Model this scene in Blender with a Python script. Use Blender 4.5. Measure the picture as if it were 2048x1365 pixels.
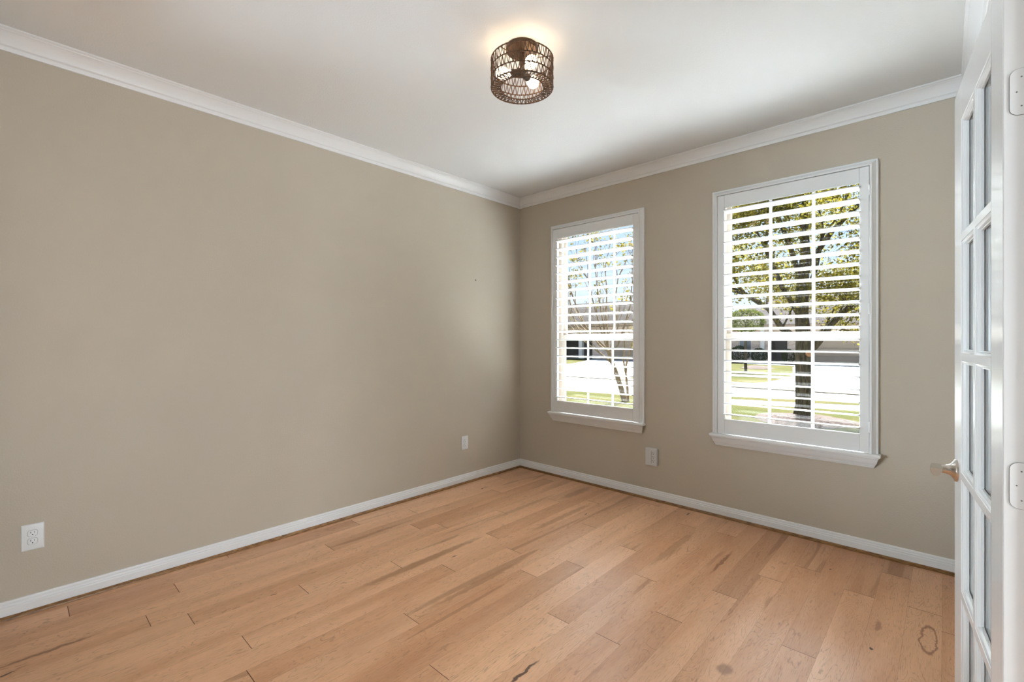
import bpy, math, random
from mathutils import Vector, Matrix

for o in list(bpy.data.objects):
    bpy.data.objects.remove(o)
scene = bpy.context.scene
COL = scene.collection
PI = math.pi

# ------------------------------------------------------------------ camera, world, sun, exposure
cam_d = bpy.data.cameras.new('camera')
cam_d.sensor_width = 36.0
cam_d.lens = 931.36 / 2048 * 36.0
cam_d.shift_y = -2.1 / 2048
cam_d.clip_start = 0.02
cam_d.clip_end = 400
cam = bpy.data.objects.new('camera', cam_d)
COL.objects.link(cam)
cam.location = (3.2259, -3.581, 1.31)
cam.rotation_euler = (PI / 2, 0, 0.7502)
scene.camera = cam

scene.view_settings.view_transform = 'Standard'
scene.view_settings.look = 'None'
scene.view_settings.gamma = 1.0
scene.view_settings.exposure = 1.16
scene.view_settings.use_curve_mapping = False

SKY = 0.60
GLOW = 165.0          # sky glow around the sun, added to push more light indoors
SUN_DIR = Vector((-0.16, 0.74, 0.84)).normalized()
SUN = 18.0
FILL = 250.0         # added fill lamp in the unseen space behind the camera (watts)
HALL = 37.0         # added fill lamp, out of view in the entry hall (watts)
BULB = 7.5

world = bpy.data.worlds.new('sky')
scene.world = world
world.use_nodes = True
wn = world.node_tree
wn.nodes.clear()
_tc = wn.nodes.new('ShaderNodeTexCoord')
_sp = wn.nodes.new('ShaderNodeSeparateXYZ')
_rp = wn.nodes.new('ShaderNodeValToRGB')
_bg = wn.nodes.new('ShaderNodeBackground')
_wo = wn.nodes.new('ShaderNodeOutputWorld')
wn.links.new(_tc.outputs['Generated'], _sp.inputs[0])
wn.links.new(_sp.outputs['Z'], _rp.inputs[0])
wn.links.new(_rp.outputs[0], _bg.inputs[0])
wn.links.new(_bg.outputs[0], _wo.inputs[0])
_e = _rp.color_ramp.elements
_e[0].position = 0.0; _e[0].color = (0.80, 0.86, 0.92, 1)
_e[1].position = 0.75; _e[1].color = (0.26, 0.46, 0.86, 1)
_m = _rp.color_ramp.elements.new(0.18); _m.color = (0.50, 0.67, 0.93, 1)
_bg.inputs[1].default_value = SKY
# glow added around the sun, above the visible sky, to light the room
_nv = wn.nodes.new('ShaderNodeVectorMath'); _nv.operation = 'DOT_PRODUCT'
wn.links.new(_tc.outputs['Generated'], _nv.inputs[0]); _nv.inputs[1].default_value = SUN_DIR
_ac = wn.nodes.new('ShaderNodeMath'); _ac.operation = 'ARCCOSINE'; wn.links.new(_nv.outputs['Value'], _ac.inputs[0])
_sq = wn.nodes.new('ShaderNodeMath'); _sq.operation = 'POWER'; wn.links.new(_ac.outputs[0], _sq.inputs[0]); _sq.inputs[1].default_value = 2.0
_ng = wn.nodes.new('ShaderNodeMath'); _ng.operation = 'MULTIPLY'; wn.links.new(_sq.outputs[0], _ng.inputs[0]); _ng.inputs[1].default_value = -1.0 / math.radians(12.5) ** 2
_ex = wn.nodes.new('ShaderNodeMath'); _ex.operation = 'EXPONENT'; wn.links.new(_ng.outputs[0], _ex.inputs[0])
_gl = wn.nodes.new('ShaderNodeMath'); _gl.operation = 'MULTIPLY'; wn.links.new(_ex.outputs[0], _gl.inputs[0]); _gl.inputs[1].default_value = GLOW
_b2 = wn.nodes.new('ShaderNodeBackground'); _b2.inputs[0].default_value = (0.87, 0.96, 1.0, 1); wn.links.new(_gl.outputs[0], _b2.inputs[1])
_ad = wn.nodes.new('ShaderNodeAddShader'); wn.links.new(_bg.outputs[0], _ad.inputs[0]); wn.links.new(_b2.outputs[0], _ad.inputs[1])
wn.links.new(_ad.outputs[0], _wo.inputs[0])

def light(name, kind, loc, power, color=(1, 1, 1), size=1.0, direction=(0, 0, -1), shape='DISK'):
    d = bpy.data.lights.new(name, kind)
    d.energy = power
    d.color = color
    if kind == 'AREA':
        d.shape = shape
        d.size = size
    o = bpy.data.objects.new(name, d)
    COL.objects.link(o)
    o.location = loc
    o.rotation_euler = Vector(direction).to_track_quat('-Z', 'Y').to_euler()
    return o

sun = light('sun', 'SUN', (0, 30, 30), SUN, (0.91, 0.965, 1.0), direction=-SUN_DIR)
sun.data.angle = 0.009
# unseen area lamp behind the camera, put in as fill light
rear_lamp = light('rear_fill', 'AREA', (-2.0, -8.1, 1.45), FILL, (0.72, 0.885, 1.0), 1.8, (0.35, 1, 0.40), 'RECTANGLE')
rear_lamp.data.size_y = 1.9
# unseen area lamp added in the entry hall, filling through the double-door opening
hall_lamp = light('hall_fill', 'AREA', (5.10, -2.62, 1.10), HALL, (0.80, 0.92, 1.0), 0.5, (-1, 0, 0.15), 'RECTANGLE')
hall_lamp.data.size_y = 1.9

# ------------------------------------------------------------------ helpers
def base_obj(name, data, parent=None):
    o = bpy.data.objects.new(name, data)
    COL.objects.link(o)
    if parent is not None:
        o.parent = parent
    return o

def thing(name, label, cat, loc=(0, 0, 0), rotz=0.0, group=None):
    o = base_obj(name, None)
    o.location = loc
    o.rotation_euler = (0, 0, rotz)
    o.empty_display_size = 0.1
    tag(o, label, cat, group)
    return o

def tag(o, label=None, cat=None, group=None, kind=None):
    if label: o['label'] = label
    if cat: o['category'] = cat
    if group: o['group'] = group
    if kind: o['kind'] = kind
    return o

def rot_to(d):
    return Vector((0, 0, 1)).rotation_difference(Vector(d).normalized()).to_matrix()

class MB:
    """collects polygons for one mesh"""
    def __init__(s):
        s.v = []; s.f = []; s.mi = []; s.col = []; s.cur = 0; s.ccur = (0.5, 0.5, 0, 1)
    def add(s, vs, fs):
        n = len(s.v)
        s.v += [tuple(p) for p in vs]
        for f in fs:
            s.f.append([n + i for i in f]); s.mi.append(s.cur); s.col.append(s.ccur)
        return s
    def box(s, a, b):
        x0, y0, z0 = a; x1, y1, z1 = b
        if x0 > x1: x0, x1 = x1, x0
        if y0 > y1: y0, y1 = y1, y0
        if z0 > z1: z0, z1 = z1, z0
        vs = [(x0, y0, z0), (x1, y0, z0), (x1, y1, z0), (x0, y1, z0), (x0, y0, z1), (x1, y0, z1), (x1, y1, z1), (x0, y1, z1)]
        return s.add(vs, [(3, 2, 1, 0), (4, 5, 6, 7), (0, 1, 5, 4), (1, 2, 6, 5), (2, 3, 7, 6), (3, 0, 4, 7)])
    def quad(s, a, b, c, d):
        return s.add([a, b, c, d], [(0, 1, 2, 3)])
    def sweep(s, rings, closed_ring=True, caps=True, closed_path=False):
        """rings: list of lists of points with equal length"""
        n = len(rings[0]); m = len(rings)
        vs = [p for r in rings for p in r]
        fs = []
        for i in range(m if closed_path else m - 1):
            j = (i + 1) % m
            for k in range(n if closed_ring else n - 1):
                l = (k + 1) % n
                fs.append((i * n + k, i * n + l, j * n + l, j * n + k))
        if caps and not closed_path and closed_ring:
            fs.append(tuple(range(n - 1, -1, -1)))
            fs.append(tuple((m - 1) * n + k for k in range(n)))
        return s.add(vs, fs)
    def tube(s, pts, rad, seg=8, closed=False, caps=True):
        pts = [Vector(p) for p in pts]
        n = len(pts)
        rads = rad if isinstance(rad, (list, tuple)) else [rad] * n
        rings = []
        up = None
        for i, p in enumerate(pts):
            if closed:
                d = pts[(i + 1) % n] - pts[i - 1]
            else:
                d = pts[min(i + 1, n - 1)] - pts[max(i - 1, 0)]
            d.normalize()
            if up is None:
                up = Vector((0, 0, 1)) if abs(d.z) < 0.9 else Vector((1, 0, 0))
            a = d.cross(up)
            if a.length < 1e-5:
                a = d.cross(Vector((0.3, 0.9, 0.1)))
            a.normalize()
            b = a.cross(d).normalized()
            up = b
            rings.append([p + rads[i] * (math.cos(2 * PI * k / seg) * a + math.sin(2 * PI * k / seg) * b) for k in range(seg)])
        return s.sweep(rings, True, caps, closed)
    def lathe(s, prof, center=(0, 0, 0), axis=(0, 0, 1), seg=32, caps=True):
        M = rot_to(axis); c = Vector(center)
        rings = [[c + M @ Vector((r * math.cos(2 * PI * k / seg), r * math.sin(2 * PI * k / seg), h)) for k in range(seg)] for r, h in prof]
        return s.sweep(rings, True, caps)
    def build(s, name, mats, parent=None, smooth=None, bevel=0.0, seg=2, attr=False):
        me = bpy.data.meshes.new(name)
        me.from_pydata(s.v, [], s.f)
        if not isinstance(mats, (list, tuple)): mats = [mats]
        for m in mats: me.materials.append(m)
        if len(mats) > 1:
            me.polygons.foreach_set('material_index', s.mi)
        if attr:
            ca = me.color_attributes.new('pl', 'FLOAT_COLOR', 'CORNER')
            buf = []
            for f, c in zip(s.f, s.col):
                buf += list(c) * len(f)
            ca.data.foreach_set('color', buf)
        if smooth is not None:
            me.shade_smooth()
            me.set_sharp_from_angle(angle=math.radians(smooth))
        me.update()
        o = base_obj(name, me, parent)
        if bevel > 0:
            b = o.modifiers.new('bevel', 'BEVEL')
            b.width = bevel; b.segments = seg; b.limit_method = 'ANGLE'; b.angle_limit = math.radians(40)
            b.harden_normals = False
        return o

def prof_run(mb, prof, start, end):
    """extrude a profile between two functions of the profile point (mitred ends)"""
    mb.sweep([[start(p, z) for p, z in prof], [end(p, z) for p, z in prof]], True, True)

# ------------------------------------------------------------------ materials
def mat(name):
    m = bpy.data.materials.new(name)
    m.use_nodes = True
    m.node_tree.nodes.clear()
    return m, m.node_tree

class NT:
    def __init__(s, tree): s.t = tree
    def n(s, typ, ins=None, **kw):
        nd = s.t.nodes.new(typ)
        for k, v in kw.items(): setattr(nd, k, v)
        for k, v in (ins or {}).items():
            sock = nd.inputs[k]
            if hasattr(v, 'is_output') or isinstance(v, bpy.types.NodeSocket): s.t.links.new(v, sock)
            else: sock.default_value = v
        return nd
    def math(s, op, a, b=0.0, c=None, clamp=False):
        nd = s.n('ShaderNodeMath', {0: a, 1: b}, operation=op, use_clamp=clamp)
        if c is not None:
            if isinstance(c, bpy.types.NodeSocket): s.t.links.new(c, nd.inputs[2])
            else: nd.inputs[2].default_value = c
        return nd.outputs[0]
    def mix(s, f, a, b, blend='MIX'):
        nd = s.t.nodes.new('ShaderNodeMix'); nd.data_type = 'RGBA'; nd.blend_type = blend
        for sock, v in ((nd.inputs[0], f), (nd.inputs[6], a), (nd.inputs[7], b)):
            if isinstance(v, bpy.types.NodeSocket): s.t.links.new(v, sock)
            else: sock.default_value = v if not isinstance(v, tuple) or len(v) == 4 else (*v, 1)
        return nd.outputs[2]
    def smooth(s, x, lo, hi):
        nd = s.n('ShaderNodeMapRange', {0: x, 1: lo, 2: hi, 3: 0.0, 4: 1.0}, interpolation_type='SMOOTHSTEP')
        return nd.outputs[0]
    def noise(s, vec, scale, detail=2.0, rough=0.5, dist=0.0):
        return s.n('ShaderNodeTexNoise', {'Vector': vec, 'Scale': scale, 'Detail': detail, 'Roughness': rough, 'Distortion': dist}).outputs[0]
    def vmul(s, vec, v):
        return s.n('ShaderNodeVectorMath', {0: vec, 1: v}, operation='MULTIPLY').outputs[0]
    def vadd(s, vec, v):
        return s.n('ShaderNodeVectorMath', {0: vec, 1: v}, operation='ADD').outputs[0]
    def pos(s):
        return s.n('ShaderNodeNewGeometry').outputs['Position']
    def obj(s):
        return s.n('ShaderNodeTexCoord').outputs['Object']

def principled(name, color, rough=0.5, bump=None, spec=0.5, metal=0.0, var=0.0, var_scale=3.0, coat=0.0):
    """plain surface with a little procedural variation; bump=(scale, strength, distance, detail)"""
    m, t = mat(name); k = NT(t)
    p = k.obj()
    colr = (*color, 1)
    b = k.n('ShaderNodeBsdfPrincipled', {'Roughness': rough, 'Metallic': metal, 'Specular IOR Level': spec, 'Coat Weight': coat})
    if var > 0:
        n = k.noise(p, var_scale, 4.0)
        f = k.smooth(n, 0.3, 0.7)
        c0 = tuple(max(0, c * (1 - var)) for c in color); c1 = tuple(min(1, c * (1 + var)) for c in color)
        t.links.new(k.mix(f, c0, c1), b.inputs['Base Color'])
    else:
        b.inputs['Base Color'].default_value = colr
    if bump:
        sc, st, di, de = bump
        h = k.noise(p, sc, de)
        bn = k.n('ShaderNodeBump', {'Strength': st, 'Distance': di, 'Height': h})
        t.links.new(bn.outputs[0], b.inputs['Normal'])
    o = k.n('ShaderNodeOutputMaterial', {0: b.outputs[0]})
    return m

WALL = (0.575, 0.509, 0.421)
M_wall = principled('wall_paint_beige', WALL, 0.62, bump=(150, 0.32, 0.004, 3.0), spec=0.3, var=0.012)
M_ceil = principled('ceiling_paint_white', (0.83, 0.838, 0.845), 0.75, bump=(130, 0.30, 0.004, 3.0), spec=0.2)
M_trim = principled('trim_paint_white', (0.87, 0.875, 0.885), 0.35, spec=0.45, var=0.008)
M_shut = principled('shutter_white', (0.86, 0.865, 0.87), 0.38, spec=0.4, var=0.006)
M_door = principled('door_paint_white', (0.80, 0.80, 0.805), 0.22, bump=(60, 0.05, 0.002, 2.0), spec=0.55)
M_vinyl = principled('window_vinyl_almond', (0.40, 0.345, 0.295), 0.45, spec=0.4, var=0.01)
M_vinylw = principled('window_grid_white', (0.34, 0.34, 0.33), 0.4, spec=0.4, var=0.01)
M_plate = principled('outlet_plastic_white', (0.86, 0.87, 0.88), 0.3, spec=0.5, var=0.005)
M_grey = principled('adapter_plastic_grey', (0.66, 0.66, 0.67), 0.4, spec=0.4, var=0.01)
M_dark = principled('slot_black', (0.02, 0.02, 0.02), 0.6, var=0.1)
M_nickel = principled('satin_nickel', (0.70, 0.66, 0.61), 0.22, metal=1.0, bump=(300, 0.05, 0.0005, 2.0))
M_bronze = principled('bronze_metal', (0.075, 0.042, 0.024), 0.45, metal=0.6, var=0.15, var_scale=40)
M_rope = principled('paper_rope_brown', (0.085, 0.042, 0.020), 0.75, bump=(700, 0.5, 0.001, 2.0), var=0.35, var_scale=60)
M_socket = principled('socket_dark', (0.05, 0.03, 0.02), 0.5, var=0.1)
M_gap = principled('door_recess_shadow_gap', (0.16, 0.155, 0.15), 0.8, var=0.05)
M_brickout = principled('own_brick', (0.42, 0.27, 0.20), 0.9, var=0.2, var_scale=8)
M_hall = principled('hall_paint', (0.80, 0.785, 0.75), 0.7, bump=(150, 0.2, 0.003, 2.0))

def shoe_mat():
    m, t = mat('shoe_moulding_oak'); k = NT(t)
    p = k.pos()
    n = k.noise(k.vmul(p, (26, 26, 220)), 1.0, 4.0, 0.6)
    c = k.mix(k.smooth(n, 0.35, 0.65), (0.165, 0.072, 0.022), (0.36, 0.185, 0.065))
    b = k.n('ShaderNodeBsdfPrincipled', {'Base Color': c, 'Roughness': 0.4})
    k.n('ShaderNodeOutputMaterial', {0: b.outputs[0]})
    return m
M_shoe = shoe_mat()

def floor_mat():
    m, t = mat('hickory_planks'); k = NT(t)
    P = k.pos()
    at = k.n('ShaderNodeAttribute', attribute_name='pl')
    sp = k.n('ShaderNodeSeparateColor', {0: at.outputs['Color']})
    r1, r2, dk = sp.outputs[0], sp.outputs[1], sp.outputs[2]
    off = k.n('ShaderNodeCombineXYZ', {0: k.math('MULTIPLY', r1, 31.7), 1: k.math('MULTIPLY', r2, 47.3), 2: 0.0}).outputs[0]
    Q = k.vadd(P, off)
    # broad tone drifting along each plank
    tone = k.noise(k.vmul(Q, (7.0, 0.9, 1)), 1.0, 3.0, 0.55, 0.4)
    tone = k.math('ADD', k.math('MULTIPLY', k.math('SUBTRACT', tone, 0.5), 1.1), k.math('MULTIPLY', k.math('SUBTRACT', r1, 0.5), 0.40))
    f = k.smooth(tone, -0.45, 0.45)
    col = k.mix(f, (0.585, 0.285, 0.143), (0.86, 0.505, 0.300))
    # heartwood: warm darker streaks with wandering edges
    hw = k.noise(k.vmul(Q, (9.0, 0.55, 1)), 1.0, 3.0, 0.5, 0.8)
    hwf = k.math('MULTIPLY', k.smooth(k.math('ADD', hw, k.math('MULTIPLY', dk, 0.22)), 0.66, 0.72), 0.55)
    col = k.mix(hwf, col, (0.33, 0.15, 0.062))
    col = k.mix(k.math('MULTIPLY', dk, 0.42), col, (0.30, 0.135, 0.058))
    # contour-like cathedral grain
    wob = k.noise(k.vmul(Q, (60, 14, 1)), 1.0, 2.0)
    h = k.noise(k.vmul(Q, (9.5, 1.7, 1)), 1.0, 2.5, 0.45, 0.55)
    h = k.math('ADD', h, k.math('MULTIPLY', wob, 0.035))
    fr = k.math('FRACT', k.math('MULTIPLY', h, 26.0))
    tri = k.math('ABSOLUTE', k.math('SUBTRACT', fr, 0.5))
    line = k.math('SUBTRACT', 1.0, k.smooth(tri, 0.0, 0.13))
    lm = k.smooth(k.noise(k.vmul(Q, (5, 2.2, 1)), 1.3, 2.0), 0.30, 0.60)
    brk = k.smooth(k.noise(k.vmul(Q, (130, 22, 1)), 1.0, 2.0), 0.38, 0.58)
    line = k.math('MULTIPLY', k.math('MULTIPLY', line, lm), k.math('ADD', k.math('MULTIPLY', brk, 0.75), 0.12))
    # fine pores running with the plank
    por = k.noise(k.vmul(Q, (420, 17, 1)), 1.0, 3.0, 0.65)
    porf = k.math('MULTIPLY', k.smooth(por, 0.52, 0.72), 0.50)
    pale = k.math('MULTIPLY', k.smooth(k.noise(k.vmul(Q, (150, 6, 1)), 1.0, 3.0, 0.6), 0.5, 0.72), 0.16)
    col = k.mix(pale, col, (0.78, 0.55, 0.38))
    col = k.mix(porf, col, (0.24, 0.115, 0.055))
    col = k.mix(k.math('MULTIPLY', line, 0.55), col, (0.17, 0.085, 0.045))
    # individual knots, mineral streaks and a ring stain: (x, y, half width, half length, colour, strength, hollow)
    warp = k.n('ShaderNodeTexNoise', {'Vector': P, 'Scale': 22.0, 'Detail': 2.0})
    W = k.vadd(P, k.vmul(k.vadd(warp.outputs['Color'], (-0.5, -0.5, -0.5)), (0.030, 0.050, 0)))
    marks = [(2.995, -1.091, 0.006, 0.008, (0.03, 0.012, 0.006), 0.95, 0), (1.66 + 1.082, -0.394, 0.005, 0.007, (0.05, 0.02, 0.01), 0.9, 0),
             (1.809, -0.113, 0.006, 0.035, (0.06, 0.025, 0.012), 0.9, 0), (1.049, -1.761, 0.008, 0.02, (0.13, 0.05, 0.02), 0.8, 0),
             (1.245, -0.648, 0.005, 0.025, (0.06, 0.025, 0.012), 0.9, 0), (2.008, -2.21, 0.008, 0.10, (0.07, 0.03, 0.015), 0.9, 0),
             (2.259, -0.73, 0.012, 0.20, (0.25, 0.09, 0.03), 0.85, 0), (0.534, -3.596, 0.007, 0.03, (0.05, 0.02, 0.01), 0.9, 0),
             (0.238, -0.731, 0.006, 0.05, (0.06, 0.025, 0.012), 0.9, 0), (2.582, -1.65, 0.03, 0.05, (0.22, 0.10, 0.05), 0.6, 0),
             (0.462, -3.48, 0.012, 0.17, (0.17, 0.07, 0.03), 0.7, 0), (0.697, -2.666, 0.004, 0.02, (0.05, 0.02, 0.01), 0.8, 0),
             (3.17, -0.85, 0.031, 0.135, (0.22, 0.075, 0.03), 0.75, 1), (2.999, -0.878, 0.012, 0.06, (0.25, 0.11, 0.05), 0.6, 0),
             (0.965, -1.92, 0.032, 0.50, (0.33, 0.15, 0.06), 0.62, 0), (1.385, -1.85, 0.022, 0.42, (0.36, 0.17, 0.07), 0.6, 0),
             (1.150, -0.80, 0.03, 0.42, (0.36, 0.17, 0.07), 0.55, 0), (0.80, -0.85, 0.025, 0.45, (0.36, 0.17, 0.07), 0.45, 0),
             (1.97, -0.72, 0.028, 0.38, (0.33, 0.15, 0.06), 0.5, 0), (0.91, -0.28, 0.045, 0.24, (0.30, 0.13, 0.055), 0.5, 0)]
    for x, y, rx, ry, c, stg, hollow in marks:
        d = k.n('ShaderNodeVectorMath', {0: k.vmul(k.vadd(W, (-x, -y, 0)), (1 / rx, 1 / ry, 0))}, operation='LENGTH').outputs[1]
        if hollow:
            mk = k.math('SUBTRACT', 1.0, k.smooth(k.math('ABSOLUTE', k.math('SUBTRACT', d, 0.9)), 0.02, 0.17))
        else:
            mk = k.math('SUBTRACT', 1.0, k.smooth(d, 0.55, 1.1))
        col = k.mix(k.math('MULTIPLY', mk, stg), col, c)
    rough = k.math('ADD', 0.30, k.math('MULTIPLY', por, 0.16))
    bmp = k.n('ShaderNodeBump', {'Strength': 0.12, 'Distance': 0.001, 'Height': k.math('SUBTRACT', k.noise(k.vmul(Q, (40, 5, 1)), 1.0, 2.0), k.math('MULTIPLY', line, 0.4))})
    b = k.n('ShaderNodeBsdfPrincipled', {'Base Color': col, 'Roughness': rough, 'Specular IOR Level': 0.42, 'Normal': bmp.outputs[0]})
    k.n('ShaderNodeOutputMaterial', {0: b.outputs[0]})
    return m
M_floor = floor_mat()
M_floorgap = principled('plank_gap', (0.10, 0.05, 0.025), 0.8, var=0.1)

def glass_mat(name, tint=(0.97, 0.98, 0.975), ior=1.22):
    m, t = mat(name); k = NT(t)
    bf = k.n('ShaderNodeNewGeometry').outputs['Backfacing']
    fr = k.n('ShaderNodeFresnel', {'IOR': k.math('SUBTRACT', ior, k.math('MULTIPLY', bf, ior - 1 / ior))})
    tr = k.n('ShaderNodeBsdfTransparent', {'Color': (*tint, 1)})
    gl = k.n('ShaderNodeBsdfGlossy', {'Roughness': 0.01, 'Color': (1, 1, 1, 1)})
    mx = k.n('ShaderNodeMixShader', {0: fr.outputs[0], 1: tr.outputs[0], 2: gl.outputs[0]})
    k.n('ShaderNodeOutputMaterial', {0: mx.outputs[0]})
    return m
M_glass = glass_mat('window_glass')
M_dglass = glass_mat('door_glass', (0.93, 0.94, 0.94), 1.45)

def emit_mat(name, color, strength):
    m, t = mat(name); k = NT(t)
    n = k.noise(k.obj(), 20.0, 1.0)
    e = k.n('ShaderNodeEmission', {'Color': (*color, 1), 'Strength': k.math('MULTIPLY', k.math('ADD', k.math('MULTIPLY', n, 0.04), 0.98), strength)})
    k.n('ShaderNodeOutputMaterial', {0: e.outputs[0]})
    return m
M_bulb = emit_mat('lit_bulb_warm', (1.0, 0.72, 0.44), BULB)

def leaf_mat(name, c0, c1, c2, trans=0.35):
    m, t = mat(name); k = NT(t)
    at = k.n('ShaderNodeAttribute', attribute_name='pl')
    sp = k.n('ShaderNodeSeparateColor', {0: at.outputs['Color']})
    col = k.mix(k.smooth(sp.outputs[0], 0.0, 0.75), c0, c1)
    col = k.mix(k.smooth(sp.outputs[0], 0.8, 1.0), col, c2)
    d = k.n('ShaderNodeBsdfDiffuse', {'Color': col})
    tl = k.n('ShaderNodeBsdfTranslucent', {'Color': k.mix(0.5, col, c2)})
    g = k.n('ShaderNodeBsdfGlossy', {'Color': (0.6, 0.6, 0.6, 1), 'Roughness': 0.4})
    m1 = k.n('ShaderNodeMixShader', {0: trans, 1: d.outputs[0], 2: tl.outputs[0]})
    m2 = k.n('ShaderNodeMixShader', {0: 0.004, 1: m1.outputs[0], 2: g.outputs[0]})
    k.n('ShaderNodeOutputMaterial', {0: m2.outputs[0]})
    return m
M_oakleaf = leaf_mat('oak_leaves', (0.014, 0.018, 0.004), (0.062, 0.064, 0.012), (0.22, 0.165, 0.020), 0.5)
M_craleaf = leaf_mat('crape_myrtle_leaves', (0.02, 0.034, 0.006), (0.06, 0.075, 0.012), (0.15, 0.09, 0.017), 0.5)
M_shrubleaf = leaf_mat('shrub_leaves', (0.012, 0.024, 0.005), (0.028, 0.045, 0.009), (0.05, 0.07, 0.015), 0.3)
M_yaupleaf = leaf_mat('pale_shrub_leaves', (0.018, 0.026, 0.006), (0.042, 0.052, 0.012), (0.075, 0.075, 0.02), 0.4)

def bark_mat(name, c0, c1, sc=(14, 14, 3)):
    m, t = mat(name); k = NT(t)
    n = k.noise(k.vmul(k.obj(), sc), 2.0, 6.0, 0.7, 0.6)
    c = k.mix(k.smooth(n, 0.35, 0.65), c0, c1)
    bp = k.n('ShaderNodeBump', {'Strength': 0.9, 'Distance': 0.03, 'Height': n})
    b = k.n('ShaderNodeBsdfPrincipled', {'Base Color': c, 'Roughness': 1.0, 'Specular IOR Level': 0.05, 'Normal': bp.outputs[0]})
    k.n('ShaderNodeOutputMaterial', {0: b.outputs[0]})
    return m
M_bark = bark_mat('oak_bark', (0.022, 0.017, 0.009), (0.10, 0.082, 0.050))
M_cbark = bark_mat('crape_myrtle_bark', (0.15, 0.105, 0.065), (0.30, 0.225, 0.15), (20, 20, 4))
M_scar = principled('pruned_wood', (0.34, 0.17, 0.09), 0.85, var=0.2, var_scale=30, spec=0.02)
M_concrete = principled('concrete_pale', (0.30, 0.29, 0.275), 0.9, bump=(6, 0.3, 0.02, 6.0), var=0.05, var_scale=0.8, spec=0.02)
M_road = principled('concrete_road', (0.27, 0.262, 0.25), 0.9, bump=(6, 0.3, 0.02, 6.0), var=0.05, var_scale=0.6, spec=0.02)
M_curb = principled('curb_shaded', (0.15, 0.13, 0.10), 0.9, bump=(9, 0.3, 0.02, 4.0), var=0.12, var_scale=2.0, spec=0.02)  # tan darkened to stand for the shaded gutter

def grass_mat():
    m, t = mat('autumn_grass'); k = NT(t)
    P = k.pos()
    n = k.noise(P, 0.7, 5.0, 0.6)
    n2 = k.noise(k.vmul(P, (9, 9, 9)), 4.0, 4.0, 0.7)
    c = k.mix(k.smooth(n, 0.35, 0.65), (0.028, 0.029, 0.0105), (0.046, 0.038, 0.0165))
    c = k.mix(k.math('MULTIPLY', k.smooth(n2, 0.4, 0.7), 0.5), c, (0.056, 0.050, 0.024))
    bp = k.n('ShaderNodeBump', {'Strength': 0.6, 'Distance': 0.03, 'Height': n2})
    b = k.n('ShaderNodeBsdfPrincipled', {'Base Color': c, 'Roughness': 1.0, 'Specular IOR Level': 0.0, 'Normal': bp.outputs[0]})
    k.n('ShaderNodeOutputMaterial', {0: b.outputs[0]})
    return m
M_grass = grass_mat()
M_mulch = principled('bark_mulch', (0.062, 0.045, 0.038), 0.95, bump=(40, 1.0, 0.05, 5.0), var=0.45, var_scale=25, spec=0.02)
M_garage = principled('garage_panel_taupe', (0.34, 0.265, 0.20), 0.6, var=0.03, var_scale=2.0, spec=0.02)
M_fascia = principled('fascia_tan', (0.30, 0.22, 0.16), 0.6, var=0.04, spec=0.02)
M_entrydark = principled('entry_recess_dark', (0.055, 0.045, 0.038), 0.5, var=0.1)  # dark colour stands for the shade inside the entry recesses
M_homeglass = principled('house_window_glass', (0.10, 0.11, 0.12), 0.08, spec=0.8, var=0.05)
M_homeframe = principled('house_window_frame', (0.62, 0.58, 0.52), 0.5, var=0.03)

def brick_mat(name, a, b_, mortar, sx=0.24, sz=0.08):
    m, t = mat(name); k = NT(t)
    sp = k.n('ShaderNodeSeparateXYZ', {0: k.obj()})
    v = k.n('ShaderNodeCombineXYZ', {0: k.math('ADD', sp.outputs[0], sp.outputs[1]), 1: sp.outputs[2], 2: 0.0}).outputs[0]
    br = k.n('ShaderNodeTexBrick', {'Vector': v, 'Color1': (*a, 1), 'Color2': (*b_, 1), 'Mortar': (*mortar, 1), 'Scale': 1.0, 'Mortar Size': 0.008, 'Brick Width': sx, 'Row Height': sz})
    b = k.n('ShaderNodeBsdfPrincipled', {'Base Color': br.outputs[0], 'Roughness': 1.0, 'Specular IOR Level': 0.02})
    k.n('ShaderNodeOutputMaterial', {0: b.outputs[0]})
    return m
M_brick = brick_mat('house_brick', (0.44, 0.30, 0.23), (0.60, 0.46, 0.37), (0.60, 0.54, 0.47))
M_course = brick_mat('brick_course', (0.60, 0.45, 0.34), (0.13, 0.085, 0.06), (0.55, 0.45, 0.36), 0.16, 0.30)

def roof_mat(name, a, b_):
    m, t = mat(name); k = NT(t)
    sp = k.n('ShaderNodeSeparateXYZ', {0: k.obj()})
    v = k.n('ShaderNodeCombineXYZ', {0: k.math('ADD', sp.outputs[0], k.math('MULTIPLY', sp.outputs[1], 0.13)), 1: k.math('ADD', sp.outputs[2], k.math('MULTIPLY', sp.outputs[1], 0.3)), 2: 0.0}).outputs[0]
    br = k.n('ShaderNodeTexBrick', {'Vector': v, 'Color1': (*a, 1), 'Color2': (*b_, 1), 'Mortar': (*[c * 0.6 for c in a], 1), 'Scale': 1.0, 'Mortar Size': 0.012, 'Brick Width': 0.35, 'Row Height': 0.14})
    b = k.n('ShaderNodeBsdfPrincipled', {'Base Color': br.outputs[0], 'Roughness': 1.0, 'Specular IOR Level': 0.02})
    k.n('ShaderNodeOutputMaterial', {0: b.outputs[0]})
    return m
M_roofdark = roof_mat('roof_shingles_brown', (0.021, 0.0155, 0.013), (0.031, 0.024, 0.020))
M_roof = roof_mat('roof_shingles', (0.040, 0.032, 0.029), (0.058, 0.047, 0.042))

# ------------------------------------------------------------------ room shell
XR = 3.358          # right wall
YN = -3.73          # wall behind the camera
H = 2.755
W1 = (0.4455, 1.3715)   # window openings in the back wall (x range)
W2 = (1.976, 2.902)
WZ = (0.60, 2.40)
TB = 0.15           # thickness of the back wall

def struct(mb, name, m, **kw):
    o = mb.build(name, m, **kw)
    o['kind'] = 'structure'
    return o

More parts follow.
